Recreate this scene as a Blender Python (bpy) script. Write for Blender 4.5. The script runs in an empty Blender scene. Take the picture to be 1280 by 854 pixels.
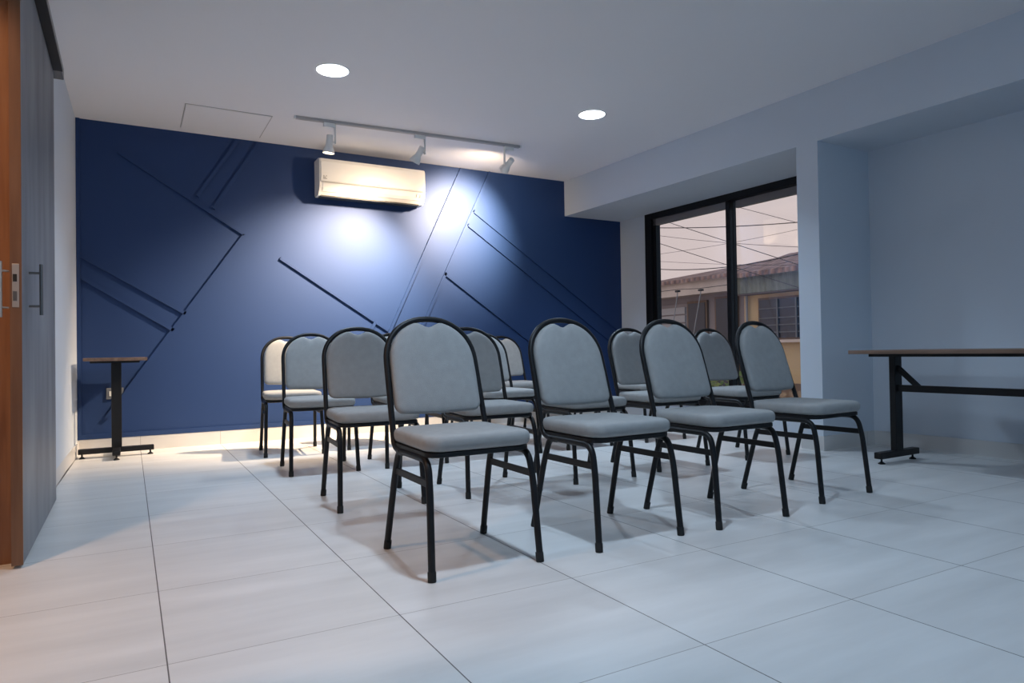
import bpy, bmesh, math, random
from mathutils import Vector, Matrix
random.seed(4)
S = bpy.context.scene
COL = S.collection
PI = math.pi

# ------------------------------------------------------------------ materials
def new_mat(name):
    m = bpy.data.materials.new(name)
    m.use_nodes = True
    nt = m.node_tree
    return m, nt, nt.nodes['Principled BSDF']

def link(nt, a, b): nt.links.new(a, b)

def mat(name, col, rough=.5, metal=0., spec=.5, bump=0., bscale=60., vary=0., vscale=4., stretch=(1, 1, 1), emit=None, estr=0.):
    m, nt, p = new_mat(name)
    p.inputs['Base Color'].default_value = (*col, 1)
    p.inputs['Roughness'].default_value = rough
    p.inputs['Metallic'].default_value = metal
    p.inputs['Specular IOR Level'].default_value = spec
    tc = nt.nodes.new('ShaderNodeTexCoord')
    if vary:
        mp = nt.nodes.new('ShaderNodeMapping'); mp.inputs['Scale'].default_value = stretch
        link(nt, tc.outputs['Object'], mp.inputs['Vector'])
        n = nt.nodes.new('ShaderNodeTexNoise'); n.inputs['Scale'].default_value = vscale; n.inputs['Detail'].default_value = 5
        link(nt, mp.outputs[0], n.inputs['Vector'])
        r = nt.nodes.new('ShaderNodeValToRGB')
        r.color_ramp.elements[0].position = .3; r.color_ramp.elements[1].position = .7
        r.color_ramp.elements[0].color = (*[max(0, c*(1-vary)) for c in col], 1)
        r.color_ramp.elements[1].color = (*[min(1, c*(1+vary)) for c in col], 1)
        link(nt, n.outputs['Fac'], r.inputs['Fac']); link(nt, r.outputs[0], p.inputs['Base Color'])
    if bump:
        n2 = nt.nodes.new('ShaderNodeTexNoise'); n2.inputs['Scale'].default_value = bscale; n2.inputs['Detail'].default_value = 3
        link(nt, tc.outputs['Object'], n2.inputs['Vector'])
        b = nt.nodes.new('ShaderNodeBump'); b.inputs['Strength'].default_value = bump; b.inputs['Distance'].default_value = .004
        link(nt, n2.outputs['Fac'], b.inputs['Height']); link(nt, b.outputs[0], p.inputs['Normal'])
    if emit:
        p.inputs['Emission Color'].default_value = (*emit, 1); p.inputs['Emission Strength'].default_value = estr
    return m

def mth(nt, op, a, b=None, c=None):
    n = nt.nodes.new('ShaderNodeMath'); n.operation = op
    for i, v in enumerate((a, b, c)):
        if v is None: continue
        if isinstance(v, (int, float)): n.inputs[i].default_value = v
        else: link(nt, v, n.inputs[i])
    return n.outputs[0]

def mixc(nt, f, a, b, blend='MIX'):
    n = nt.nodes.new('ShaderNodeMix'); n.data_type = 'RGBA'; n.blend_type = blend
    def put(sock, v):
        if isinstance(v, tuple): sock.default_value = (*v, 1)
        elif isinstance(v, (int, float)): sock.default_value = v
        else: link(nt, v, sock)
    put(n.inputs[0], f); put(n.inputs[6], a); put(n.inputs[7], b)
    return n.outputs[2]

def tile_mat():
    m, nt, p = new_mat('porcelain_tile')
    tc = nt.nodes.new('ShaderNodeTexCoord'); sp = nt.nodes.new('ShaderNodeSeparateXYZ')
    link(nt, tc.outputs['Object'], sp.inputs[0])
    T = .5985
    def line(s, off, half):
        u = mth(nt, 'DIVIDE', mth(nt, 'SUBTRACT', s, off), T)
        fr = mth(nt, 'FRACT', mth(nt, 'ADD', u, 100.))
        d = mth(nt, 'MULTIPLY', mth(nt, 'MINIMUM', fr, mth(nt, 'SUBTRACT', 1., fr)), T)
        return mth(nt, 'LESS_THAN', d, half), mth(nt, 'FLOOR', mth(nt, 'ADD', u, 100.))
    lx, ix = line(sp.outputs[0], .077, .0017)
    ly, iy = line(sp.outputs[1], 1.285, .0013)
    # streaky clouding along X, different on every tile
    mp = nt.nodes.new('ShaderNodeMapping'); mp.inputs['Scale'].default_value = (.9, 5.5, 1)
    off = nt.nodes.new('ShaderNodeCombineXYZ')
    link(nt, mth(nt, 'MULTIPLY', ix, 3.7), off.inputs[0]); link(nt, mth(nt, 'MULTIPLY', iy, 9.1), off.inputs[1])
    ad = nt.nodes.new('ShaderNodeVectorMath'); ad.operation = 'ADD'
    link(nt, tc.outputs['Object'], mp.inputs['Vector']); link(nt, mp.outputs[0], ad.inputs[0]); link(nt, off.outputs[0], ad.inputs[1])
    n = nt.nodes.new('ShaderNodeTexNoise'); n.inputs['Scale'].default_value = 1.6; n.inputs['Detail'].default_value = 6; n.inputs['Roughness'].default_value = .55
    link(nt, ad.outputs[0], n.inputs['Vector'])
    r = nt.nodes.new('ShaderNodeValToRGB')
    r.color_ramp.elements[0].position = .33; r.color_ramp.elements[0].color = (.60, .59, .575, 1)
    r.color_ramp.elements[1].position = .66; r.color_ramp.elements[1].color = (.69, .68, .665, 1)
    link(nt, n.outputs['Fac'], r.inputs['Fac'])
    c = mixc(nt, ly, r.outputs[0], (.33, .31, .29))
    c = mixc(nt, lx, c, (.12, .11, .105))
    link(nt, c, p.inputs['Base Color'])
    g = mth(nt, 'MAXIMUM', lx, ly)
    ro = mth(nt, 'ADD', mth(nt, 'MULTIPLY', n.outputs['Fac'], .18), .27)
    link(nt, mth(nt, 'MAXIMUM', ro, mth(nt, 'MULTIPLY', g, .8)), p.inputs['Roughness'])
    b = nt.nodes.new('ShaderNodeBump'); b.inputs['Strength'].default_value = .3; b.inputs['Distance'].default_value = .002
    link(nt, mth(nt, 'SUBTRACT', 1., g), b.inputs['Height']); link(nt, b.outputs[0], p.inputs['Normal'])
    return m

def skirt_mat():
    m, nt, p = new_mat('skirting_tile')
    tc = nt.nodes.new('ShaderNodeTexCoord'); sp = nt.nodes.new('ShaderNodeSeparateXYZ')
    link(nt, tc.outputs['Object'], sp.inputs[0])
    def ln(s, o):
        fr = mth(nt, 'FRACT', mth(nt, 'ADD', mth(nt, 'DIVIDE', mth(nt, 'SUBTRACT', s, o), .5985), 100.))
        return mth(nt, 'LESS_THAN', mth(nt, 'MINIMUM', fr, mth(nt, 'SUBTRACT', 1., fr)), .0022)
    n = nt.nodes.new('ShaderNodeTexNoise'); n.inputs['Scale'].default_value = 3
    link(nt, tc.outputs['Object'], n.inputs['Vector'])
    c = mixc(nt, n.outputs['Fac'], (.58, .56, .54), (.68, .66, .64))
    c = mixc(nt, ln(sp.outputs[0], .077), c, (.3, .28, .26))
    link(nt, c, p.inputs['Base Color']); p.inputs['Roughness'].default_value = .4
    return m

def glass_mat():
    m = bpy.data.materials.new('window_glass'); m.use_nodes = True
    nt = m.node_tree; nt.nodes.clear()
    o = nt.nodes.new('ShaderNodeOutputMaterial'); mx = nt.nodes.new('ShaderNodeMixShader')
    t = nt.nodes.new('ShaderNodeBsdfTransparent'); t.inputs[0].default_value = (.93, .92, .91, 1)
    g = nt.nodes.new('ShaderNodeBsdfGlossy'); g.inputs['Roughness'].default_value = .01
    f = nt.nodes.new('ShaderNodeFresnel')
    ge = nt.nodes.new('ShaderNodeNewGeometry')
    # thin pane: both faces reflect as air-to-glass
    link(nt, mth(nt, 'ADD', mth(nt, 'MULTIPLY', ge.outputs['Backfacing'], 1/1.45-1.45), 1.45), f.inputs[0])
    link(nt, f.outputs[0], mx.inputs[0]); link(nt, t.outputs[0], mx.inputs[1]); link(nt, g.outputs[0], mx.inputs[2])
    link(nt, mx.outputs[0], o.inputs[0])
    return m

def wood_mat(name, c1, c2, axis=2, rough=.35):
    m, nt, p = new_mat(name)
    tc = nt.nodes.new('ShaderNodeTexCoord'); mp = nt.nodes.new('ShaderNodeMapping')
    s = [18, 18, 18]; s[axis] = 1.1
    mp.inputs['Scale'].default_value = s
    link(nt, tc.outputs['Object'], mp.inputs['Vector'])
    n = nt.nodes.new('ShaderNodeTexNoise'); n.inputs['Scale'].default_value = 2.2; n.inputs['Detail'].default_value = 6
    link(nt, mp.outputs[0], n.inputs['Vector'])
    r = nt.nodes.new('ShaderNodeValToRGB')
    r.color_ramp.elements[0].position = .35; r.color_ramp.elements[0].color = (*c1, 1)
    r.color_ramp.elements[1].position = .68; r.color_ramp.elements[1].color = (*c2, 1)
    link(nt, n.outputs['Fac'], r.inputs['Fac']); link(nt, r.outputs[0], p.inputs['Base Color'])
    p.inputs['Roughness'].default_value = rough
    return m

def roof_mat():
    m, nt, p = new_mat('clay_roof_tiles')
    tc = nt.nodes.new('ShaderNodeTexCoord')
    w = nt.nodes.new('ShaderNodeTexWave'); w.bands_direction = 'Y'; w.inputs['Scale'].default_value = 1.6; w.inputs['Distortion'].default_value = 1.5
    link(nt, tc.outputs['Object'], w.inputs['Vector'])
    n = nt.nodes.new('ShaderNodeTexNoise'); n.inputs['Scale'].default_value = 3.5; n.inputs['Detail'].default_value = 6
    link(nt, tc.outputs['Object'], n.inputs['Vector'])
    r = nt.nodes.new('ShaderNodeValToRGB')
    r.color_ramp.elements[0].position = .3; r.color_ramp.elements[0].color = (.20, .12, .105, 1)
    r.color_ramp.elements[1].position = .7; r.color_ramp.elements[1].color = (.62, .43, .38, 1)
    link(nt, n.outputs['Fac'], r.inputs['Fac'])
    link(nt, mixc(nt, mth(nt, 'MULTIPLY', w.outputs['Fac'], .5), r.outputs[0], (.16, .10, .09)), p.inputs['Base Color'])
    b = nt.nodes.new('ShaderNodeBump'); b.inputs['Distance'].default_value = .06
    link(nt, w.outputs['Fac'], b.inputs['Height']); link(nt, b.outputs[0], p.inputs['Normal'])
    p.inputs['Roughness'].default_value = .9
    return m

M = dict(
    tile=tile_mat(), skirt=skirt_mat(), glass=glass_mat(), roof=roof_mat(),
    white=mat('white_wall_paint', (.61, .66, .725), .62, bump=.05, bscale=120),
    ceil=mat('white_ceiling_paint', (.84, .82, .83), .75, bump=.04, bscale=90),
    blue=mat('navy_satin_paint', (.0006, .028, .122), .64, spec=.60, bump=.05, bscale=140),
    fabric=mat('grey_chair_fabric', (.315, .315, .31), .85, spec=.2, bump=.35, bscale=420, vary=.05, vscale=30),
    black=mat('black_powder_coat', (.007, .007, .008), .45, spec=.3),
    rubber=mat('black_rubber', (.008, .008, .008), .7),
    steel=mat('warm_lit_steel', (.58, .52, .46), .45, metal=1.),  # steel with the hall lamp's warm light put into its colour
    dsteel=mat('dark_steel', (.22, .21, .20), .4, metal=1.),
    alu=mat('black_window_aluminium', (.005, .005, .006), .5, spec=.25),
    alug=mat('lit_window_rail', (.20, .18, .18), .5),  # sash rail coloured lighter than its frame, for the light falling on it
    acw=mat('white_air_conditioner_plastic', (.80, .78, .74), .38),
    acd=mat('dark_air_outlet', (.012, .012, .013), .6),
    acg=mat('grey_print', (.42, .40, .38), .6),
    acr=mat('pale_grey_print', (.60, .57, .54), .6),
    lampw=mat('white_lamp_metal', (.86, .86, .84), .4),
    trackm=mat('grey_white_track', (.46, .45, .46), .45),
    bulbm=mat('warm_bulb_face', (.9, .8, .6), .3, emit=(1., .78, .52), estr=14.),
    led=mat('cool_led_diffuser', (.9, .9, .9), .4, emit=(.86, .93, 1.), estr=9.),
    cement=mat('grey_cement_laminate', (.185, .19, .205), .5, vary=.28, vscale=3.0, stretch=(1.6, 1.6, .5)),
    wood=wood_mat('warm_wood_veneer', (.20, .082, .034), (.31, .145, .065)),
    edge=wood_mat('brown_wood_edge', (.13, .06, .030), (.19, .095, .05)),
    ttop=wood_mat('brown_laminate_top', (.16, .095, .065), (.25, .16, .115), axis=1, rough=.4),
    grey=mat('shaded_outlet_plastic', (.16, .17, .19), .4),  # plate colour darkened to stand in for the pedestal table's shadow
    cream=mat('cream_render', (.74, .61, .52), .9, vary=.12, vscale=1.5),
    dusk=mat('grey_mauve_render', (.32, .27, .26), .9, vary=.12, vscale=1.2),
    yellow=mat('yellow_render', (.66, .48, .27), .9, vary=.12, vscale=1.0),
    green=mat('weathered_green_sheet', (.24, .255, .215), .8, vary=.35, vscale=2.5, stretch=(1, 4, 1)),
    hwin=mat('dark_window_pane', (.045, .045, .055), .25),
    shut=mat('pale_louvre', (.46, .43, .42), .7),
    hfr=mat('brown_window_frame', (.20, .13, .085), .7),
    bars=mat('grey_window_bars', (.17, .17, .17), .6),
    cable=mat('black_cable', (.05, .045, .045), .7),
    pole=mat('pale_steel_rod', (.36, .34, .33), .5),
    leaf=mat('yellow_green_leaf', (.16, .20, .045), .6, vary=.4, vscale=8),
    street=mat('grey_asphalt', (.10, .095, .09), .9, vary=.2, vscale=3),
)

# ------------------------------------------------------------------ mesh helpers
class MB:
    def __init__(s): s.bm = bmesh.new()
    def quad(s, pts):
        s.bm.faces.new([s.bm.verts.new(p) for p in pts])
    def box(s, x0, x1, y0, y1, z0, z1, bev=0., seg=2, mtx=None):
        r = bmesh.ops.create_cube(s.bm, size=1)
        vs = r['verts']
        for v in vs:
            v.co = Vector((x0+(v.co.x+.5)*(x1-x0), y0+(v.co.y+.5)*(y1-y0), z0+(v.co.z+.5)*(z1-z0)))
            if mtx: v.co = mtx @ v.co
        if bev:
            es = list({e for v in vs for e in v.link_edges})
            bmesh.ops.bevel(s.bm, geom=es, offset=bev, segments=seg, affect='EDGES', profile=.5)
        return s
    def prism(s, poly, z0, z1):
        a = [s.bm.verts.new((x, y, z0)) for x, y in poly]; b = [s.bm.verts.new((x, y, z1)) for x, y in poly]
        n = len(poly)
        s.bm.faces.new(a[::-1]); s.bm.faces.new(b)
        for i in range(n): s.bm.faces.new([a[i], a[(i+1) % n], b[(i+1) % n], b[i]])
        return s
    def extr(s, pts, vec):                       # 3D polygon pushed along a vector
        vec = Vector(vec)
        a = [s.bm.verts.new(p) for p in pts]; b = [s.bm.verts.new(Vector(p)+vec) for p in pts]
        n = len(pts)
        s.bm.faces.new(a[::-1]); s.bm.faces.new(b)
        for i in range(n): s.bm.faces.new([a[i], a[(i+1) % n], b[(i+1) % n], b[i]])
        return s
    def tube(s, pts, r, n=12, cap=True, flat=None):
        pts = [Vector(p) for p in pts]
        rings = []; up = None
        for i, p in enumerate(pts):
            t = (pts[min(i+1, len(pts)-1)]-pts[max(i-1, 0)]).normalized()
            if up is None:
                up = t.orthogonal().normalized() if flat is None else (Vector(flat)-t*t.dot(Vector(flat))).normalized()
            up = (up-t*up.dot(t)).normalized(); sd = t.cross(up)
            rr = r[i] if isinstance(r, (list, tuple)) else r
            rings.append([s.bm.verts.new(p+up*math.cos(2*PI*k/n)*rr+sd*math.sin(2*PI*k/n)*rr) for k in range(n)])
        for a, b in zip(rings, rings[1:]):
            for k in range(n): s.bm.faces.new([a[k], a[(k+1) % n], b[(k+1) % n], b[k]])
        if cap: s.bm.faces.new(rings[0][::-1]); s.bm.faces.new(rings[-1])
        return s
    def lathe(s, prof, o=(0, 0, 0), axis=(0, 0, 1), n=32):   # prof: (radius, height along axis)
        ax = Vector(axis).normalized(); u = ax.orthogonal().normalized(); v = ax.cross(u); o = Vector(o)
        rings = []
        for r, h in prof:
            if r < 1e-6: rings.append([s.bm.verts.new(o+ax*h)])
            else: rings.append([s.bm.verts.new(o+ax*h+(u*math.cos(2*PI*k/n)+v*math.sin(2*PI*k/n))*r) for k in range(n)])
        for a, b in zip(rings, rings[1:]):
            for k in range(n):
                q = [a[k % len(a)], a[(k+1) % len(a)], b[(k+1) % len(b)], b[k % len(b)]]
                q = list(dict.fromkeys(q))
                if len(q) > 2: s.bm.faces.new(q)
        return s
    def rings(s, rs, cap0=True, cap1=True):
        R_ = [[s.bm.verts.new(p) for p in r] for r in rs]; n = len(R_[0])
        for a, b in zip(R_, R_[1:]):
            for k in range(n): s.bm.faces.new([a[k], a[(k+1) % n], b[(k+1) % n], b[k]])
        if cap0: s.bm.faces.new(R_[0][::-1])
        if cap1: s.bm.faces.new(R_[-1])
        return s
    def build(s, name, m, parent=None, smooth=False, ang=40):
        bmesh.ops.recalc_face_normals(s.bm, faces=s.bm.faces)
        me = bpy.data.meshes.new(name); s.bm.to_mesh(me); s.bm.free()
        me.materials.append(m)
        if smooth:
            for f in me.polygons: f.use_smooth = True
            me.set_sharp_from_angle(angle=math.radians(ang))
        o = bpy.data.objects.new(name, me); COL.objects.link(o)
        if parent: o.parent = parent
        return o

def smooth_path(ctrl, n=8):
    """polyline with rounded corners: (point, corner radius)"""
    out = []
    for i, (p, r) in enumerate(ctrl):
        p = Vector(p)
        if r == 0 or i in (0, len(ctrl)-1): out.append(p); continue
        a = (Vector(ctrl[i-1][0])-p); b = (Vector(ctrl[i+1][0])-p)
        d = min(r, a.length*.49, b.length*.49)
        p0 = p+a.normalized()*d; p1 = p+b.normalized()*d
        for k in range(n+1):
            t = k/n; out.append(p0*(1-t)**2+p*2*t*(1-t)+p1*t*t)
    return out

def tag(o, label=None, cat=None, group=None, kind=None):
    if label: o['label'] = label
    if cat: o['category'] = cat
    if group: o['group'] = group
    if kind: o['kind'] = kind
    return o
def thing(name, label, cat, loc=(0, 0, 0), rz=0, group=None):
    o = bpy.data.objects.new(name, None); COL.objects.link(o); o.empty_display_size = .1
    o.location = loc; o.rotation_euler = (0, 0, rz)
    return tag(o, label, cat, group)
def struct(name, mb, m, label=None, cat=None, smooth=False):
    o = mb.build(name, m, smooth=smooth)
    return tag(o, label, cat, kind='structure')
def kids(o): return [c for c in ALLOBJ() if c.parent == o]
def ALLOBJ(): return list(COL.objects)
def dup(root, loc, rz, label, group):
    r = root.copy(); COL.objects.link(r); r.location = loc; r.rotation_euler = (0, 0, rz)
    r['label'] = label; r['group'] = group
    for ch in list(root.children):
        c = ch.copy(); COL.objects.link(c); c.parent = r
        for g in list(ch.children):
            d = g.copy(); COL.objects.link(d); d.parent = c
    return r

# ------------------------------------------------------------------ room shell
H = 2.64; ZB = 2.25; YB = 6.30; YR = -2.6
SL = .0385
def RX(off, y): return off+SL*(YB-y)             # right-hand planes lean slightly
def LX(y): return -.355-(YB-y)*.0158             # left wall plane

floor_mb = MB().box(-2.6, 5.30, YR-.2, YB+.2, -.2, 0)
struct('floor', floor_mb, M['tile'], 'pale grey square porcelain floor tiles with thin dark joints', 'floor')
struct('ceiling', MB().box(-2.6, 5.5, YR-.2, YB+.2, H, H+.2), M['ceil'], 'plain white painted ceiling', 'ceiling')
struct('wall_back', MB().box(-2.6, 5.3, YB, YB+.2, 0, H), M['blue'], 'navy blue feature wall with diagonal mouldings', 'wall')
# left wall: behind the sliding leaf, opening nearer the camera, then a near stretch of wall
YJ = 3.13; YO = 1.86
struct('wall_left', MB().prism([(LX(YB), YB), (LX(YJ), YJ), (LX(YJ)-.30, YJ), (LX(YB)-.30, YB)], 0, H), M['white'],
       'narrow white left wall between the sliding door and the blue wall', 'wall')
struct('wall_left_header', MB().prism([(LX(YJ), YJ), (LX(YO), YO), (LX(YO)-.30, YO), (LX(YJ)-.30, YJ)], 2.32, H), M['white'],
       'white wall above the sliding door opening', 'wall')
struct('wall_left_near', MB().prism([(LX(YO), YO), (LX(YR), YR), (LX(YR)-.30, YR), (LX(YO)-.30, YO)], 0, H), M['white'],
       'white left wall on the near side of the door opening', 'wall')
struct('wall_hall', MB().box(-2.6, -2.4, YR, YB, 0, H), M['white'], 'white wall of the hall beyond the opening', 'wall')
# wood lining on the end of the left wall
struct('trim_jamb', MB().box(LX(YJ)-.30, -.380, YJ-.02, YJ-.0005, 0, 2.32), M['wood'], 'orange brown wood lining on the end of the left wall', 'door jamb')
# right side: beam, column, window wall, niche
struct('wall_beam', MB().prism([(RX(4.25, YB), YB), (RX(4.25, YR), YR), (RX(5.23, YR), YR), (RX(5.23, YB), YB)], ZB, H), M['white'],
       'white dropped beam running along the right side of the ceiling', 'beam')
YC0, YC1 = 3.19, 3.365
struct('wall_column', MB().prism([(RX(4.25, YC0), YC0), (RX(5.23, YC0), YC0), (RX(5.23, YC1), YC1), (RX(4.25, YC1), YC1)], 0, ZB), M['white'],
       'white column between the window and the niche', 'column')
YW0, YW1 = YC1, 5.865; ZS = .16
struct('wall_right', MB().prism([(RX(5.03, YB), YB), (RX(5.03, YW1), YW1), (RX(5.23, YW1), YW1), (RX(5.23, YB), YB)], 0, ZB), M['white'],
       'strip of white wall between the blue wall and the window', 'wall')
struct('wall_right_sill', MB().prism([(RX(5.03, YW1), YW1), (RX(5.03, YW0), YW0), (RX(5.23, YW0), YW0), (RX(5.23, YW1), YW1)], 0, ZS), M['white'],
       'low white kerb under the window', 'wall')
struct('wall_niche', MB().prism([(RX(4.85, YC0), YC0), (RX(4.85, YR), YR), (RX(5.23, YR), YR), (RX(5.23, YC0), YC0)], 0, ZB), M['white'],
       'white back wall of the niche behind the long table', 'wall')
# rear wall with a wide daylight opening, behind the camera
rw = MB().box(-2.6, .4, YR-.2, YR, 0, H).box(4.2, 5.3, YR-.2, YR, 0, H).box(.4, 4.2, YR-.2, YR, 2.3, H).box(.4, 4.2, YR-.2, YR, 0, .3)
struct('wall_front', rw, M['white'], 'white wall behind the camera with a wide opening', 'wall')

# skirting
bs = MB(); bs.box(LX(YB), 5.03, YB-.012, YB, 0, .112)
struct('baseboard_back', bs, M['skirt'], 'pale tile skirting under the blue wall', 'baseboard')
struct('baseboard_left', MB().prism([(LX(YB)+.012, YB-.012), (LX(YJ)+.003, YJ+1.2), (LX(YJ+1.2), YJ+1.2), (LX(YB), YB-.012)], 0, .10), M['skirt'],
       'pale tile skirting along the left wall', 'baseboard')
bm_ = MB()
def skirt_run(mb, a, b, d, h=.105):
    (x0, y0), (x1, y1) = a, b
    mb.prism([(x0, y0), (x1, y1), (x1+d[0], y1+d[1]), (x0+d[0], y0+d[1])], 0, h)
skirt_run(bm_, (RX(4.25, YC0), YC0), (RX(4.25, YC1), YC1), (-.012, 0))
skirt_run(bm_, (RX(4.25, YC0)-.012, YC0), (RX(4.85, YC0), YC0), (0, -.012))
skirt_run(bm_, (RX(4.85, YC0), YC0-.012), (RX(4.85, YR), YR), (-.012, 0))
struct('baseboard_right', bm_, M['skirt'], 'pale tile skirting round the column and the niche', 'baseboard')

# diagonal mouldings on the blue wall (x, z) -> (x, z)
BAT = [((-.064, 2.409), (.886, 1.807)), ((.885, 1.805), (-.16, .271)), ((.514, 2.106), (.836, 2.619)), ((.638, 2.014), (1.009, 2.620)),
       ((-.33, 1.561), (.416, 1.112)), ((-.317, 1.382), (.325, .971)), ((1.184, 1.618), (2.040, 1.064)), ((2.062, 1.046), (2.18, .972)), ((2.982, 2.633), (2.10, .76)),
       ((3.312, 2.636), (2.40, .74)), ((2.777, 1.549), (3.95, .735)), ((3.042, 2.064), (4.98, .772)), ((3.109, 2.211), (4.985, .975)),
       ((2.05, 1.051), (1.86, .68))]
BW, BD = .028, .016
for i, (a, b) in enumerate(BAT):
    ax, az = a; bx, bz = b; L = math.hypot(bx-ax, bz-az)
    nx, nz = -(bz-az)/L*BW/2, (bx-ax)/L*BW/2
    o = MB().extr([(ax+nx, YB, az+nz), (bx+nx, YB, bz+nz), (bx-nx, YB, bz-nz), (ax-nx, YB, az-nz)], (0, -BD, 0))
    struct('trim_%d' % (i+1), o, M['blue'], None, 'wall moulding')
struct('trim_15', MB().box(LX(YB)+.001, 5.03, YB-.014, YB, .113, .150), M['blue'], 'blue strip along the foot of the blue wall', 'wall moulding')
struct('trim_16', MB().box(LX(YB)+.001, LX(YB)+.028, YB-.014, YB, .15, H), M['blue'], 'blue strip up the left edge of the blue wall', 'wall moulding')
TL = ['long slanting navy moulding at the top left of the blue wall', 'long navy moulding falling left from the corner above the pedestal table',
      'short navy moulding near the ceiling, left of its pair', 'short navy moulding near the ceiling, right of its pair',
      'upper of two parallel navy mouldings at the left edge', 'lower of two parallel navy mouldings at the left edge',
      'navy moulding slanting under the air conditioner', 'short end piece of the moulding under the air conditioner',
      'long steep navy moulding right of the air conditioner', 'second steep navy moulding right of the air conditioner',
      'lowest of three slanting mouldings on the right half', 'middle of three slanting mouldings on the right half',
      'topmost of three slanting mouldings on the right half', 'small navy moulding dropping behind the chairs']
for i, t in enumerate(TL): bpy.data.objects['trim_%d' % (i+1)]['label'] = t

# ------------------------------------------------------------------ window
win = bpy.data.objects.new('window_1', None); COL.objects.link(win)
tag(win, 'wide black framed sliding window looking onto a house', 'window', kind='structure')
win.location = (RX(5.03, YW1), YW1, 0); win.rotation_euler = (0, 0, -math.atan(SL)*-1 if False else math.atan(SL))
# local: +y towards the blue wall, so the window spans y = -WL..0
WL = (YW1-YW0)
f = MB()
f.box(-.02, .12, -.10, 0, ZS, ZB, .003); f.box(-.02, .12, -WL, -WL+.10, ZS, ZB, .003)
f.box(-.02, .12, -WL+.10, -.10, ZB-.065, ZB, .003); f.box(-.02, .12, -WL+.10, -.10, ZS, ZS+.07, .003)
f.build('window_frame', M['alu'], win)
YM = -(YW1-4.70)
r1 = MB().box(.012, .05, YM+.03, -.10, ZB-.135, ZB-.065); r1.box(.062, .10, -WL+.10, YM-.03, ZB-.135, ZB-.065)
tag(r1.build('top_rail', M['alug'], win), 'top rail of the sashes, coloured grey as if lit')
MB().box(.008, .054, YM, YM+.05, ZS+.07, ZB-.065, .003).build('mullion', M['alu'], win)
MB().box(.058, .104, YM, YM+.06, ZS+.07, ZB-.065, .003).build('mullion', M['alu'], win)
MB().box(.012, .05, -.145, -.10, ZS+.07, ZB-.065).build('sash_stile', M['alu'], win)
MB().box(.062, .10, -WL+.10, -WL+.145, ZS+.07, ZB-.065).build('sash_stile', M['alu'], win)
b1 = MB().box(.012, .05, YM+.03, -.10, ZS+.07, ZS+.13); b1.box(.062, .10, -WL+.10, YM-.03, ZS+.07, ZS+.13)
b1.build('bottom_rail', M['alu'], win)
MB().box(.028, .033, YM, -.12, ZS+.1, ZB-.1).build('pane', M['glass'], win)
MB().box(.078, .083, -WL+.12, YM, ZS+.1, ZB-.1).build('pane', M['glass'], win)
MB().box(-.006, .008, YM+.0, YM+.022, 1.62, 1.80, .004).build('latch', M['alu'], win)

# ------------------------------------------------------------------ sliding door on the left
door = bpy.data.objects.new('door_1', None); COL.objects.link(door)
tag(door, 'grey cement look sliding door leaf with bar handles and wooden edge', 'door', kind='structure')
door.location = (-.358, 3.03, 0)
LD = 1.275
MB().box(-.014, .020, 0, LD, .012, 2.27, .001).build('leaf', M['cement'], door)
tag(MB().box(-.0145, .0205, -.012, .0, .012, 2.27).build('leaf_edge', M['edge'], door), 'brown wood leaf edge')
lk = MB().box(-.008, .013, -.0145, -.012, .942, 1.100, .001).build('lock_plate', M['steel'], door)
MB().box(-.005, .007, -.0165, -.0145, 1.035, 1.062).build('latch_bolt', M['rubber'], lk)
MB().box(-.005, .007, -.0155, -.0145, .965, 1.0).build('keyhole', M['dsteel'], lk)
def bar_handle(x0, x1, z0, z1, y, m):
    mb = MB().tube([(x1, y, z0), (x1, y, z1)], .0065, 12)
    for z in (z0+.035, z1-.035): mb.tube([(x0, y, z), (x1, y, z)], .005, 10)
    return mb.build('handle', m, door, smooth=True)
tag(bar_handle(.020, .060, .925, 1.125, .20, M['dsteel']), 'dark bar handle on the grey face')
# the handle on the hall side stands beside the wood jamb
hh = MB().tube([(-.040, -.03, .905), (-.040, -.03, 1.105)], .006, 12)
for z in (.94, 1.072): hh.tube([(-.040, -.03, z), (-.019, -.006, z)], .004, 10)
tag(hh.build('handle', M['steel'], door, smooth=True), 'pale bar handle on the hall side')
tr = thing('sliding_door_track', 'dark grey metal track above the sliding door', 'door track', (-.338, 0, 2.28))
MB().box(-.03, .035, 1.3, 4.46, .01, .075, .004).build('rail', M['dsteel'], tr)
tag(MB().box(-.022, .04, 1.3, 4.30, .0, .012).build('cover_strip', M['acd'], tr), 'black cover strip')

# ------------------------------------------------------------------ chairs
TR = .0125
chair = thing('banquet_chair', 'x', 'chair')
def rr_outline(w, d, r, n=10):
    pts = []
    for cx, cy, a0 in ((w-r, d-r, 0), (-w+r, d-r, PI/2), (-w+r, -d+r, PI), (w-r, -d+r, 1.5*PI)):
        for k in range(n+1):
            a = a0+PI/2*k/n; pts.append((cx+r*math.cos(a), cy+r*math.sin(a)))
    return pts
def make_seat():
    w, d, r = .208, .205, .055
    o = rr_outline(w, d, r)
    def ring(ins, z, crown=0):
        out = []
        for x, y in o:
            sx, sy = (w-ins)/w, (d-ins)/d
            # front edge bows forward a little, rear is narrower
            tx = 1-.05*max(0, y/d); by = -.012*(1-(x/w)**2) if y < 0 else 0
            out.append((x*sx*tx, y*sy+by, z))
        return out
    rs = [ring(.022, .417), ring(.006, .422), ring(.001, .432), ring(0, .442), ring(.0005, .454), ring(.004, .463), ring(.011, .469), ring(.022, .472), ring(.05, .4740), ring(.10, .4755), ring(.17, .476)]
    return MB().rings(rs)
make_seat().build('seat', M['fabric'], chair, smooth=True, ang=70)
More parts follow.
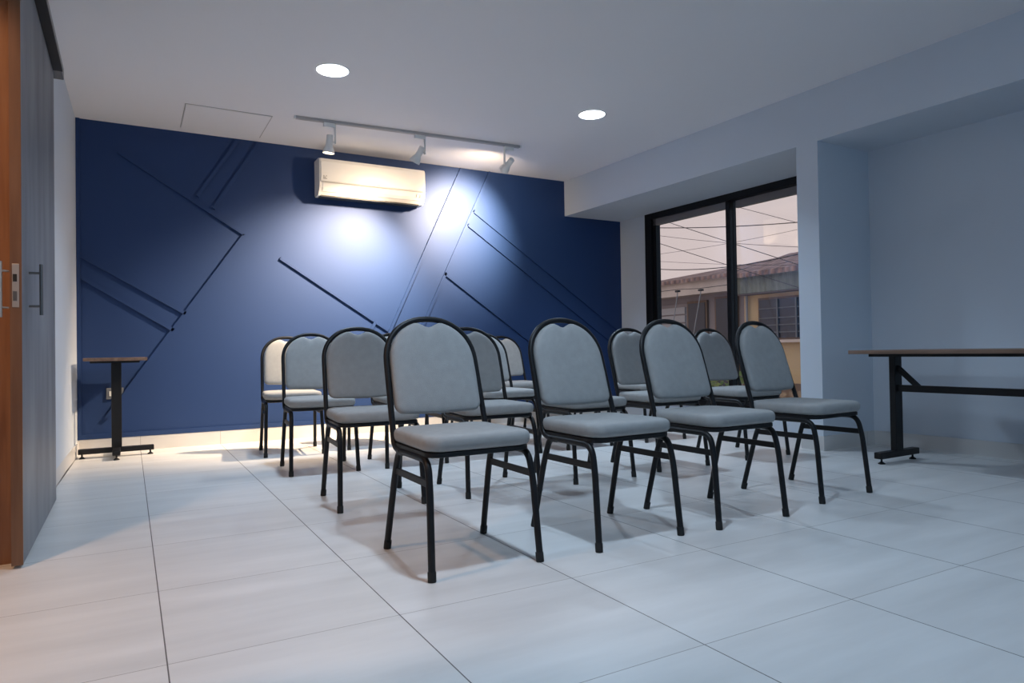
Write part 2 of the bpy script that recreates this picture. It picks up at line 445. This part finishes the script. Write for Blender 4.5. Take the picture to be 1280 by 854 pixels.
# pan and rim under the cushion
fr = MB().rings([[(x*s, y*s, z) for x, y in rr_outline(.200, .196, .05)] for s, z in ((.97, .398), (1., .400), (1., .415), (.97, .417))])
fr.build('seat_frame', M['black'], chair)
# back hoop and cushion in the leaning plane: t(z) gives y
def yb(z): return .168+(z-.44)*.305
HW = .192; ZA = .715
def hoop_pts(hw, za, top, n=22):
    pts = []
    for k in range(n+1):
        a = PI*k/n
        c, s_ = math.cos(a), math.sin(a)
        # slightly squared arch
        e = .92
        pts.append((hw*math.copysign(abs(c)**e, c), za+(top-za)*abs(s_)**e))
    return pts
arch = hoop_pts(HW, ZA, .893)
left = [(HW+.006, .42), (HW+.005, .46), (HW+.004, .52), (HW+.002, .60), (HW+.001, .66)]
path2 = left+arch+[(-x, z) for x, z in left[::-1]]
p3 = [(x, yb(z), z) for x, z in path2]
rail_z = .392
def rail_end(sx):
    return [(sx*(HW+.006), .085, rail_z), (sx*(HW+.006), .115, rail_z+.001), (sx*(HW+.006), .140, rail_z+.008), (sx*(HW+.006), .154, rail_z+.018)]
p3 = rail_end(1)+p3+rail_end(-1)[::-1]
MB().tube(p3, .0118, 12).build('back_frame', M['black'], chair, smooth=True)
def back_outline():
    hw = HW-.0125; pts = []
    N = 40
    for x, z in hoop_pts(hw, ZA-.004, .884, N):
        if abs(x) < .056: z -= .025*(.5+.5*math.cos(PI*x/.056))**.8
        pts.append((x, z))
    zb = .518; rc = .035
    for k in range(1, 4): pts.append((-hw-.002, ZA-.004-(ZA-.004-zb-rc)*k/3))
    for k in range(1, 8):
        a = PI+PI/2*k/8; pts.append((-hw-.002+rc+rc*math.cos(a), zb+rc+rc*math.sin(a)))
    for k in range(0, 9): pts.append((-(hw-rc)+2*(hw-rc)*k/8, zb-.004*math.sin(PI*k/8)))
    for k in range(1, 8):
        a = 1.5*PI+PI/2*k/8; pts.append((hw+.002-rc+rc*math.cos(a), zb+rc+rc*math.sin(a)))
    for k in range(0, 3): pts.append((hw+.002, zb+rc+(ZA-.004-zb-rc)*k/3))
    return pts
bo = back_outline()
cz = .690
def bring(s, dy): return [(x*s, yb(cz+(z-cz)*s)+dy, cz+(z-cz)*s) for x, z in bo]
rs = [bring(.80, .016), bring(.93, .015), bring(.975, .012), bring(.993, .004), bring(1.0, -.006), bring(.997, -.014), bring(.985, -.021), bring(.96, -.0265), bring(.92, -.030), bring(.84, -.033), bring(.70, -.035), bring(.45, -.036)]
MB().rings(rs).build('backrest', M['fabric'], chair, smooth=True, ang=80)
for sx in (-1, 1):
    X = sx*(HW+.004)
    fl = smooth_path([((X+sx*.012, -.225, .012), 0), ((X+sx*.004, -.196, .30), .05), ((X, -.172, rail_z), .085), ((X, .10, rail_z), 0)], 10)
    g = MB().tube(fl, TR, 12).build('leg', M['black'], chair, smooth=True)
    MB().lathe([(0, 0), (.0140, 0), (.0147, .004), (.0147, .030), (.0140, .034), (TR, .034)], (X+sx*.012, -.225, 0), ((-sx*.008), .029, .288), 14).build('foot_cap', M['rubber'], g, smooth=True)
    rl = smooth_path([((X+sx*.012, .228, .012), 0), ((X+sx*.003, .150, .30), .05), ((X, .112, rail_z-.004), .06), ((X, .06, rail_z-.002), 0)], 8)
    g = MB().tube(rl, TR, 12).build('leg', M['black'], chair, smooth=True)
    MB().lathe([(0, 0), (.0140, 0), (.0147, .004), (.0147, .030), (.0140, .034), (TR, .034)], (X+sx*.012, .228, 0), ((-sx*.009), -.078, .288), 14).build('foot_cap', M['rubber'], g, smooth=True)
    MB().box(X+sx*.002-.004, X+sx*.002+.004, -.196, .150, .300, .326, .002).build('stretcher', M['black'], chair)

ROWS = ['front', 'second', 'third', 'rear']
spots = {
 'A': [(1.072, 2.315, -0.3), (1.728, 2.297, 1.3), (2.338, 2.28, 0.5), (3.085, 2.365, 4)],
 'B': [(1.09, 3.43, -4), (1.737, 3.378, -4), (2.39, 3.39, 0), (3.03, 3.43, 1), (3.80, 3.43, 1)],
 'C': [(1.09, 4.55, -4), (1.685, 4.50, -3), (2.43, 4.50, 0), (3.085, 4.50, 1), (3.83, 4.48, 1)],
 'D': [(1.095, 5.45, -5), (1.72, 5.49, -4), (2.36, 5.49, 0), (3.14, 5.49, 0), (3.72, 5.49, 0)],
}
LAB = {
 'A': ['grey padded banquet chair at the left end of the front row, nearest the camera', 'grey padded banquet chair second from left in the front row',
       'grey padded banquet chair third from left in the front row', 'grey padded banquet chair at the right end of the front row, beside the column'],
 'B': ['grey padded banquet chair directly behind the left end chair of the front row', 'grey padded banquet chair second from left in the second row',
       'grey padded banquet chair in the middle of the second row, mostly hidden', 'grey padded banquet chair second from right in the second row',
       'grey padded banquet chair at the right end of the second row, before the window'],
 'C': ['grey padded banquet chair at the left end of the third row', 'grey padded banquet chair second from left in the third row, mostly hidden',
       'grey padded banquet chair in the middle of the third row', 'grey padded banquet chair second from right in the third row, mostly hidden',
       'grey padded banquet chair at the right end of the third row, mostly hidden'],
 'D': ['warmly lit banquet chair at the left end of the rear row, by the blue wall', 'banquet chair second from left in the rear row, mostly hidden',
       'banquet chair in the middle of the rear row, mostly hidden', 'warmly lit banquet chair second from right in the rear row',
       'banquet chair at the right end of the rear row, mostly hidden'],
}
first = True
for ri, k in enumerate('ABCD'):
    for ci, (x, y, a) in enumerate(spots[k]):
        lab = LAB[k][ci]; grp = 'grey banquet chairs in rows'
        if first:
            chair.location = (x, y, 0); chair.rotation_euler = (0, 0, math.radians(a)); chair['label'] = lab; chair['group'] = grp; first = False
        else: dup(chair, (x, y, 0), math.radians(a), lab, grp)

# ------------------------------------------------------------------ tables
def pad(mb_parent, x, y):
    return MB().lathe([(0, 0), (.020, 0), (.021, .004), (.012, .012), (.006, .016), (.006, .034), (0, .034)], (x, y, 0), n=18).build('levelling_foot', M['rubber'], mb_parent, smooth=True)
t = thing('pedestal_table', 'small pedestal table with brown top and black cross base in the left corner', 'table', (-.085, 6.0, 0))
MB().box(-.205, .205, -.21, .21, .728, .752, .003).build('tabletop', M['ttop'], t)
MB().box(-.165, .155, -.15, .15, .712, .728).build('top_bracket', M['black'], t)
MB().box(-.034, .034, -.03, .03, .07, .712, .004).build('column', M['black'], t)
bsx = MB().box(-.25, .25, -.026, .026, .034, .072, .005).build('base_arm', M['black'], t)
bsy = MB().box(-.026, .026, -.235, .235, .034, .0719, .005).build('base_arm', M['black'], t)
for x, y in ((-.225, 0), (.225, 0)): pad(bsx, x, y)
for x, y in ((0, -.21), (0, .21)): pad(bsy, x, y)

t = thing('training_table', 'long table with brown laminate top and black T-shaped legs in the niche', 'table', (4.36, 1.86, 0), math.atan(SL)*.5)
MB().box(-.31, .31, -.93, .90, .702, .726, .003).build('tabletop', M['ttop'], t)
MB().box(-.25, .25, -.80, .80, .684, .702).build('under_frame', M['black'], t)
for sy, yl in ((1, .775), (-1, -.775)):
    lg = MB().box(-.040, .040, yl-.02, yl+.02, .07, .684, .004).build('leg', M['black'], t)
    ft = MB().box(-.215, .215, yl-.025, yl+.025, .034, .075, .004).build('foot', M['black'], lg)
    fp = MB()
    for x in (-.175, .175):
        fp.lathe([(0, 0), (.021, 0), (.022, .004), (.012, .012), (.006, .016), (.006, .034), (0, .034)], (x, yl, 0), n=18)
    fp.build('levelling_foot', M['rubber'], lg, smooth=True)
    br = MB().extr([(-.014, yl-sy*.02, .625), (-.014, yl-sy*.02, .585), (-.014, yl-sy*.115, .498), (-.014, yl-sy*.155, .498)], (.028, 0, 0))
    br.build('brace', M['black'], lg)
MB().box(-.016, .016, -.755, .755, .455, .498, .003).build('stretcher', M['black'], t)

# ------------------------------------------------------------------ air conditioner
ac = thing('air_conditioner', 'white wall-mounted split air conditioner high on the blue wall', 'air conditioner', (2.0, YB, 2.185))
W2 = .505
prof = [(0, .02), (0, .335), (-.17, .335), (-.205, .325), (-.218, .30), (-.222, .20), (-.218, .115), (-.205, .065), (-.185, .035), (-.15, .0), (-.03, .0)]
prof = [(y*.88, z) for y, z in prof]
bd = MB().extr([(-W2, y, z) for y, z in prof], (2*W2, 0, 0)); bd.build('body', M['acw'], ac)
fp = MB().extr([(-W2+.012, y, z) for y, z in [(-.174, .118), (-.200, .122), (-.2025, .20), (-.1985, .298), (-.185, .327), (-.168, .332)]], (2*W2-.024, 0, 0))
fp.build('front_panel', M['acw'], ac)
fl = MB().extr([(-W2+.03, y, z) for y, z in [(-.188, .108), (-.1935, .104), (-.1835, .062), (-.1675, .034), (-.162, .040), (-.178, .068)]], (2*W2-.06, 0, 0))
fl.build('louver', M['acw'], ac)
tag(MB().box(-W2+.02, W2-.05, -.150, -.05, -.010, .003).build('air_outlet', M['acd'], ac), 'black slot underneath')
MB().box(-W2+.016, W2-.016, -.1965, -.188, .110, .1175).build('seam', M['acg'], ac)
st = MB()
for ix in range(3):
    for iz in range(3):
        if (ix+iz) != 3: st.box(-W2+.032+ix*.011, -W2+.040+ix*.011, -.2042, -.2000, .138+iz*.012, .147+iz*.012)
tag(st.build('sticker', M['acg'], ac), 'small grey energy sticker')
lg = MB().box(.028, .036, -.2035, -.2000, .128, .136).box(.040, .052, -.2035, -.2000, .129, .135)
tag(lg.build('badge', M['acg'], ac), 'tiny grey badge')
dp = MB().box(.415, .419, -.1960, -.185, .062, .088).box(.415, .432, -.1960, -.185, .088, .091).box(.452, .458, -.1960, -.185, .060, .078).box(.445, .464, -.1960, -.185, .082, .088)
tag(dp.build('display_marks', M['acr'], ac), 'faint grey display marks')

# ------------------------------------------------------------------ outlet
ol = thing('wall_outlet', 'pale wall outlet low on the blue wall behind the pedestal table', 'outlet', (-.10, YB, .465))
MB().box(-.060, .060, -.010, 0, -.045, .045, .003).build('plate', M['grey'], ol)
MB().box(-.040, -.008, -.013, -.010, -.02, .02, .002).build('socket', M['lampw'], ol)
MB().box(.008, .040, -.013, -.010, -.02, .02, .002).build('socket', M['lampw'], ol)

# ------------------------------------------------------------------ ceiling fittings
acp = thing('ceiling_access_panel', 'flush white access hatch in the ceiling before the blue wall', 'access panel', (.69, 5.875, H))
MB().box(-.305, .305, -.295, .300, -.006, 0, .0015).build('hatch', M['ceil'], acp)
fgap = MB().box(-.312, .312, -.303, -.297, -.0025, 0).box(-.312, -.307, -.297, .302, -.0025, 0).box(.307, .312, -.297, .302, -.0025, 0)
tag(fgap.build('gap', M['acg'], acp), 'thin shadow gap')

def downlight(x, y, label):
    d = thing('recessed_downlight', label, 'ceiling light', (x, y, H), 0, 'recessed ceiling downlights')
    MB().lathe([(.104, -.001), (.112, -.001), (.114, -.004), (.108, -.007), (.103, -.006)], n=48).build('trim_ring', M['lampw'], d, smooth=True)
    MB().lathe([(0, -.006), (.104, -.006), (.106, -.001)], n=48).build('diffuser', M['led'], d, smooth=True)
    return d
downlight(1.19, 4.48, 'round recessed ceiling downlight on the left, nearer the air conditioner')
downlight(3.24, 4.39, 'round recessed ceiling downlight on the right, nearer the window')
downlight(1.19, 1.75, 'round recessed ceiling downlight above the camera, over the left floor tiles')
downlight(3.24, 1.75, 'round recessed ceiling downlight overhead on the right, towards the niche')
downlight(-1.05, 2.05, 'round recessed ceiling downlight in the hall behind the sliding door')

tk = thing('lighting_track', 'long white lighting track on the ceiling before the blue wall', 'lighting track', (1.16, 5.485, H), -math.atan(.11/1.97))
MB().box(0, 1.98, -.018, .018, -.022, 0, .002).build('track_rail', M['trackm'], tk)
tag(MB().box(.03, 1.95, -.007, .007, -.0235, -.018).build('track_groove', M['acg'], tk), 'dark groove')
MB().box(-.012, .0, -.019, .019, -.024, 0, .002).build('end_cap', M['lampw'], tk)
MB().box(1.98, 1.992, -.019, .019, -.024, 0, .002).build('end_cap', M['lampw'], tk)

def spotlight(x, side, aim, label, power, cone, blend, spill):
    y = 5.485-(x-1.16)*.11/1.97
    s = thing('track_spotlight', label, 'spotlight', (x, y, H-.0235), 0, 'white track spotlights')
    MB().box(-.045, .045, -.017, .017, -.034, 0, .003).build('track_adapter', M['lampw'], s)
    MB().box(side*.048-.005, side*.048+.005, -.012, .012, -.165, -.004, .002).build('arm', M['lampw'], s)
    MB().box(min(side*.048, side*.02), max(side*.048, side*.02), -.012, .012, -.034, -.026, .002).build('arm', M['lampw'], s)
    a = Vector(aim).normalized(); o = Vector((0, 0, -.150))
    hd = MB().lathe([(0, -.055), (.022, -.055), (.026, -.050), (.027, .03), (.030, .034), (.045, .075), (.047, .092), (.044, .092), (.041, .076)], o, a, 28).build('lamp_head', M['lampw'], s, smooth=True)
    MB().lathe([(0, .080), (.040, .080), (.041, .077), (0, .0765)], o, a, 28).build('bulb', M['bulbm'], hd, smooth=True)
    MB().tube([(side*.050, 0, -.150), (side*.024, 0, -.150)], .007, 10).build('pivot', M['lampw'], s)
    L = bpy.data.lights.new('spot_beam', 'SPOT'); L.energy = power; L.color = (1., .76, .52); L.spot_size = math.radians(cone); L.spot_blend = blend; L.shadow_soft_size = .035
    lo = bpy.data.objects.new('spot_beam', L); COL.objects.link(lo); lo.parent = s
    lo.location = o+a*.10; lo.rotation_euler = a.to_track_quat('-Z', 'Y').to_euler()
    L2 = bpy.data.lights.new('spot_spill', 'SPOT'); L2.energy = spill; L2.color = L.color; L2.spot_size = math.radians(165); L2.spot_blend = .7; L2.shadow_soft_size = .035
    l2 = bpy.data.objects.new('spot_spill', L2); COL.objects.link(l2); l2.parent = s; l2.location = lo.location; l2.rotation_euler = lo.rotation_euler
    return s
spotlight(1.42, 1, (-.06, .10, -1), 'leftmost of three white track spotlights, pointing straight down', 75, 64, .8, 6)
spotlight(2.18, 1, (-.42, .62, -1.02), 'middle of three white track spotlights, above the air conditioner', 900, 96, 1., 32)
spotlight(3.03, -1, (-.08, .88, -.42), 'rightmost of three white track spotlights, tilted to the left', 560, 84, 1., 34)

# ------------------------------------------------------------------ outside
XH = 14.0
struct('street', MB().box(5.4, 40, -12, 45, -3.2, -3.0), M['street'], 'street below the window', 'street')
def yy(v): return v
hl = thing('mauve_house', 'mauve house with cream fascia and clay roof across the street, on the left', 'house', (XH, 14.55, -3.0))
def P(o, mb, name, m, lab=None):
    ob = mb.build(name, m, o)
    if lab: ob['label'] = lab
    return ob
P(hl, MB().box(.25, 4, -1.95, 3.5, 0, 5.3), 'wall', M['dusk'])
P(hl, MB().box(-.25, .25, -1.9, 3.5, 5.25, 5.62), 'fascia', M['cream'], 'cream fascia under the roof')
rf = MB(); rf.extr([(-.40, -1.95, 5.60), (-.40, 2.2, 5.60), (2.0, .3, 6.10), (2.0, -1.95, 6.20)], (0, 0, .10))
P(hl, rf, 'roof', M['roof'], 'clay tile roof')
for y0, y1, z0, z1, m in ((.24, 1.6, 2.6, 5.0, 'shut'), (-.53, .12, 2.6, 5.04, 'hwin'), (-1.62, -.95, 2.6, 5.10, 'hwin')):
    w = P(hl, MB().box(.17, .25, y0-.06, y1+.06, z0-.06, z1+.06), 'window', M['hfr' if m != 'shut' else 'dusk'])
    pn = MB()
    if m == 'shut':
        for k in range(10): pn.box(.13, .17, y0, y1, z0+k*(z1-z0)/10, z0+(k+.82)*(z1-z0)/10)
    else: pn.box(.15, .17, y0, y1, z0, z1)
    pn.build('pane', M[m], w)
hr = thing('yellow_house', 'yellow house with green metal awning strip and barred window across the street', 'house', (XH-.05, 11.0, -3.0))
P(hr, MB().box(.2, 4, -4.5, 1.60, 0, 5.4), 'wall', M['yellow'])
aw = MB()
for k in range(26): aw.box(-.20, -.10 if k % 2 else -.13, 1.58-(k+1)*.22, 1.58-k*.22, 5.13, 5.585)
P(hr, aw, 'awning_strip', M['green'], 'weathered green corrugated strip')
P(hr, MB().box(-.12, .2, -4.2, 1.58, 5.10, 5.2), 'soffit', M['dusk'])
rr = MB(); rr.extr([(-.42, 1.58, 5.52), (-.42, -4.5, 5.52), (2.0, -4.5, 6.22), (2.0, 1.58, 6.22)], (0, 0, .12))
P(hr, rr, 'roof', M['roof'], 'raised clay tile roof')
w = P(hr, MB().box(.12, .2, -1.6, 1.08, 3.93, 5.0), 'window', M['hfr'], 'brown framed window')
MB().box(.10, .12, -1.55, 1.03, 3.98, 4.95).build('pane', M['hwin'], w)
gb = MB()
for y in (-.1, .45, -.65, -1.2): gb.box(.05, .085, y-.02, y+.02, 3.98, 4.95)
for z in (4.12, 4.30, 4.48, 4.72): gb.box(.06, .08, -1.55, 1.03, z-.012, z+.012)
gb.build('bars', M['bars'], w)
P(hr, MB().box(.02, .2, -4.4, 1.15, 3.86, 3.93), 'sill_ledge', M['cream'])
P(hr, MB().box(.1, .2, -4.4, 1.6, 2.2, 2.85), 'base_band', M['hfr'], 'dark band low on the wall')
P(hr, MB().tube([(.12, 1.45, 2.5), (.12, 1.45, 5.1)], .035, 10), 'downpipe', M['pole'])
hw = MB().box(-.6, .2, -5, 4, 0, 3.1)
# hedge with real leaves
hg = thing('hedge', 'yellow green hedge below the window across the yard', 'hedge', (9.0, 7.6, -3.0))
hb = MB()
for k in range(2600):
    c = Vector((random.gauss(0, .35), random.uniform(-2.6, 2.4), 0)); c.z = .9+(1.95 if c.y < .3 else 2.5)*random.random()**.6
    a = Vector((random.gauss(0, 1), random.gauss(0, 1), random.gauss(0, .6))).normalized(); b_ = a.orthogonal().normalized()
    l = random.uniform(.05, .10)
    hb.quad([c-a*l, c+b_*l*.45, c+a*l, c-b_*l*.45])
hb.build('foliage', M['leaf'], hg)
sm = MB()
for y in (-2, -1, 0, 1, 2): sm.tube([(0, y, 0), (.03, y+.06, 1.2), (-.03, y-.04, 2.6)], .03, 7)
sm.build('stem', M['hfr'], hg)
# overhead cables: (y, z) at the plane x = 9 where they cross the view, with sag
def cable(y0, z0, y1, z1, x0, x1, lab, sag=.06, r=.007):
    pts = []
    for k in range(25):
        u = -0.9+2.8*k/24
        pts.append((x0+(x1-x0)*u, y0+(y1-y0)*u, z0+(z1-z0)*u+sag*((u-.5)**2*4-1)))
    o = MB().tube(pts, r, 6).build('overhead_cable', M['cable'], smooth=True)
    return tag(o, lab, 'cable', 'overhead cables outside the window')
cable(10.16, 3.12, 6.93, 2.67, 9.00, 9.00, 'thick overhead cable crossing both window panes near the top', 0.03, 0.0078)
cable(9.96, 3.20, 7.54, 2.23, 9.15, 9.15, 'overhead cable falling steeply from the top left of the window to the roof', 0.00, 0.0065)
cable(10.51, 3.05, 7.17, 2.34, 9.30, 9.30, 'thin overhead cable crossing just above the steep one at the right', 0.03, 0.0039)
cable(10.68, 2.94, 8.81, 2.26, 9.45, 9.45, 'steep overhead cable in the left pane running into the mullion', 0.00, 0.0065)
cable(10.87, 2.42, 8.99, 2.24, 9.60, 9.60, 'thick overhead cable just above the clay roof on the left', 0.03, 0.0084)
cable(8.86, 3.36, 7.56, 2.84, 9.75, 9.75, 'thin overhead cable at the top of the right pane', 0.00, 0.0046)
cable(11.14, 2.78, 7.62, 2.74, 9.90, 9.90, 'faint overhead cable rising to the right across both panes', 0.03, 0.0033)
cable(11.32, 2.66, 7.75, 2.15, 10.05, 10.05, 'faint overhead cable low across both panes', 0.02, 0.0033)
# fence rods
def rod(x, y, z0, z1, lean, lab):
    r = thing('electric_fence_post', lab, 'fence post', (x, y, z0), 0, 'thin fence posts across the street')
    MB().tube([(0, 0, 0), (0, lean, z1-z0)], .013, 8).build('rod', M['pole'], r)
    MB().box(-.05, .05, lean-.06, lean+.06, z1-z0, z1-z0+.05, .01).build('insulator', M['cable'], r)
rod(13.0, 14.22+.85, -3.0, 2.28, -1.21, 'left of two thin pale fence posts in front of the mauve house')
rod(13.0, 13.42+.95, -3.0, 2.24, -1.37, 'right of two thin pale fence posts in front of the mauve house')
tag(MB().tube([(13.0, 14.6, 2.355), (13.0, 13.95, 2.352), (13.0, 13.78, 2.35), (13.0, 13.08, 2.312), (13.0, 12.9, 2.312), (13.0, 11.9, 2.32)], .008, 6).build('fence_wire', M['cable']), 'thin wire strung along the tips of the fence posts', 'wire')

# ------------------------------------------------------------------ lights
def area(x, y, z, size, power, col, rot=(0, 0, 0), shape='DISK', sy=None, spread=180):
    L = bpy.data.lights.new('ceiling_lamp_light', 'AREA'); L.shape = shape; L.size = size
    if sy: L.size_y = sy
    L.energy = power; L.color = col; L.spread = math.radians(spread)
    o = bpy.data.objects.new('ceiling_lamp_light', L); COL.objects.link(o); o.location = (x, y, z); o.rotation_euler = rot
    return o
COOL = (.60, .79, 1.)
for x, y, p in ((1.19, 4.48, 18), (3.24, 4.39, 23), (1.19, 1.75, 26), (3.24, 1.75, 3.5)):
    area(x, y, H-.012, .18, p, COOL, spread=147 if p == 26 else 125)
# warm lamp of the hall beyond the opening
area(-1.05, 2.05, H-.014, .18, 26, (1., .56, .28), spread=160)

# ------------------------------------------------------------------ world: pale pink overcast dusk
w = bpy.data.worlds.new('dusk_sky'); S.world = w; w.use_nodes = True
nt = w.node_tree; bg = nt.nodes['Background']
tc = nt.nodes.new('ShaderNodeTexCoord'); sp = nt.nodes.new('ShaderNodeSeparateXYZ'); link(nt, tc.outputs['Generated'], sp.inputs[0])
rp = nt.nodes.new('ShaderNodeValToRGB')
rp.color_ramp.elements[0].position = 0.; rp.color_ramp.elements[0].color = (.80, .67, .665, 1)
rp.color_ramp.elements[1].position = .5; rp.color_ramp.elements[1].color = (.74, .69, .72, 1)
link(nt, sp.outputs[2], rp.inputs['Fac'])
# the sky is pink beyond the window (+x) and bluer and brighter behind the camera (-y)
fb = mth(nt, 'MULTIPLY', sp.outputs[1], -1.); 
cl = nt.nodes.new('ShaderNodeMapRange'); cl.inputs[1].default_value = .1; cl.inputs[2].default_value = .7; link(nt, fb, cl.inputs[0])
link(nt, mixc(nt, cl.outputs[0], rp.outputs[0], (.27, .53, .84)), bg.inputs['Color']); bg.inputs['Strength'].default_value = 1.0

# ------------------------------------------------------------------ camera
cam = bpy.data.cameras.new('camera'); cam.sensor_width = 36; cam.lens = 850/1280*36; cam.clip_start = .05; cam.clip_end = 200
co = bpy.data.objects.new('camera', cam); COL.objects.link(co)
R0 = (.87120364, -.49067758, -.01548294); R1 = (-.00677027, .01952678, -.99978641); R2 = (.49087511, .87112239, .01368979)
m = Matrix(((R0[0], -R1[0], -R2[0], 0), (R0[1], -R1[1], -R2[1], 0), (R0[2], -R1[2], -R2[2], .757), (0, 0, 0, 1)))
co.matrix_world = m
S.camera = co
S.view_settings.view_transform = 'Standard'; S.view_settings.look = 'None'
S.view_settings.gamma = 1; S.view_settings.use_curve_mapping = False
S.view_settings.exposure = 0.0
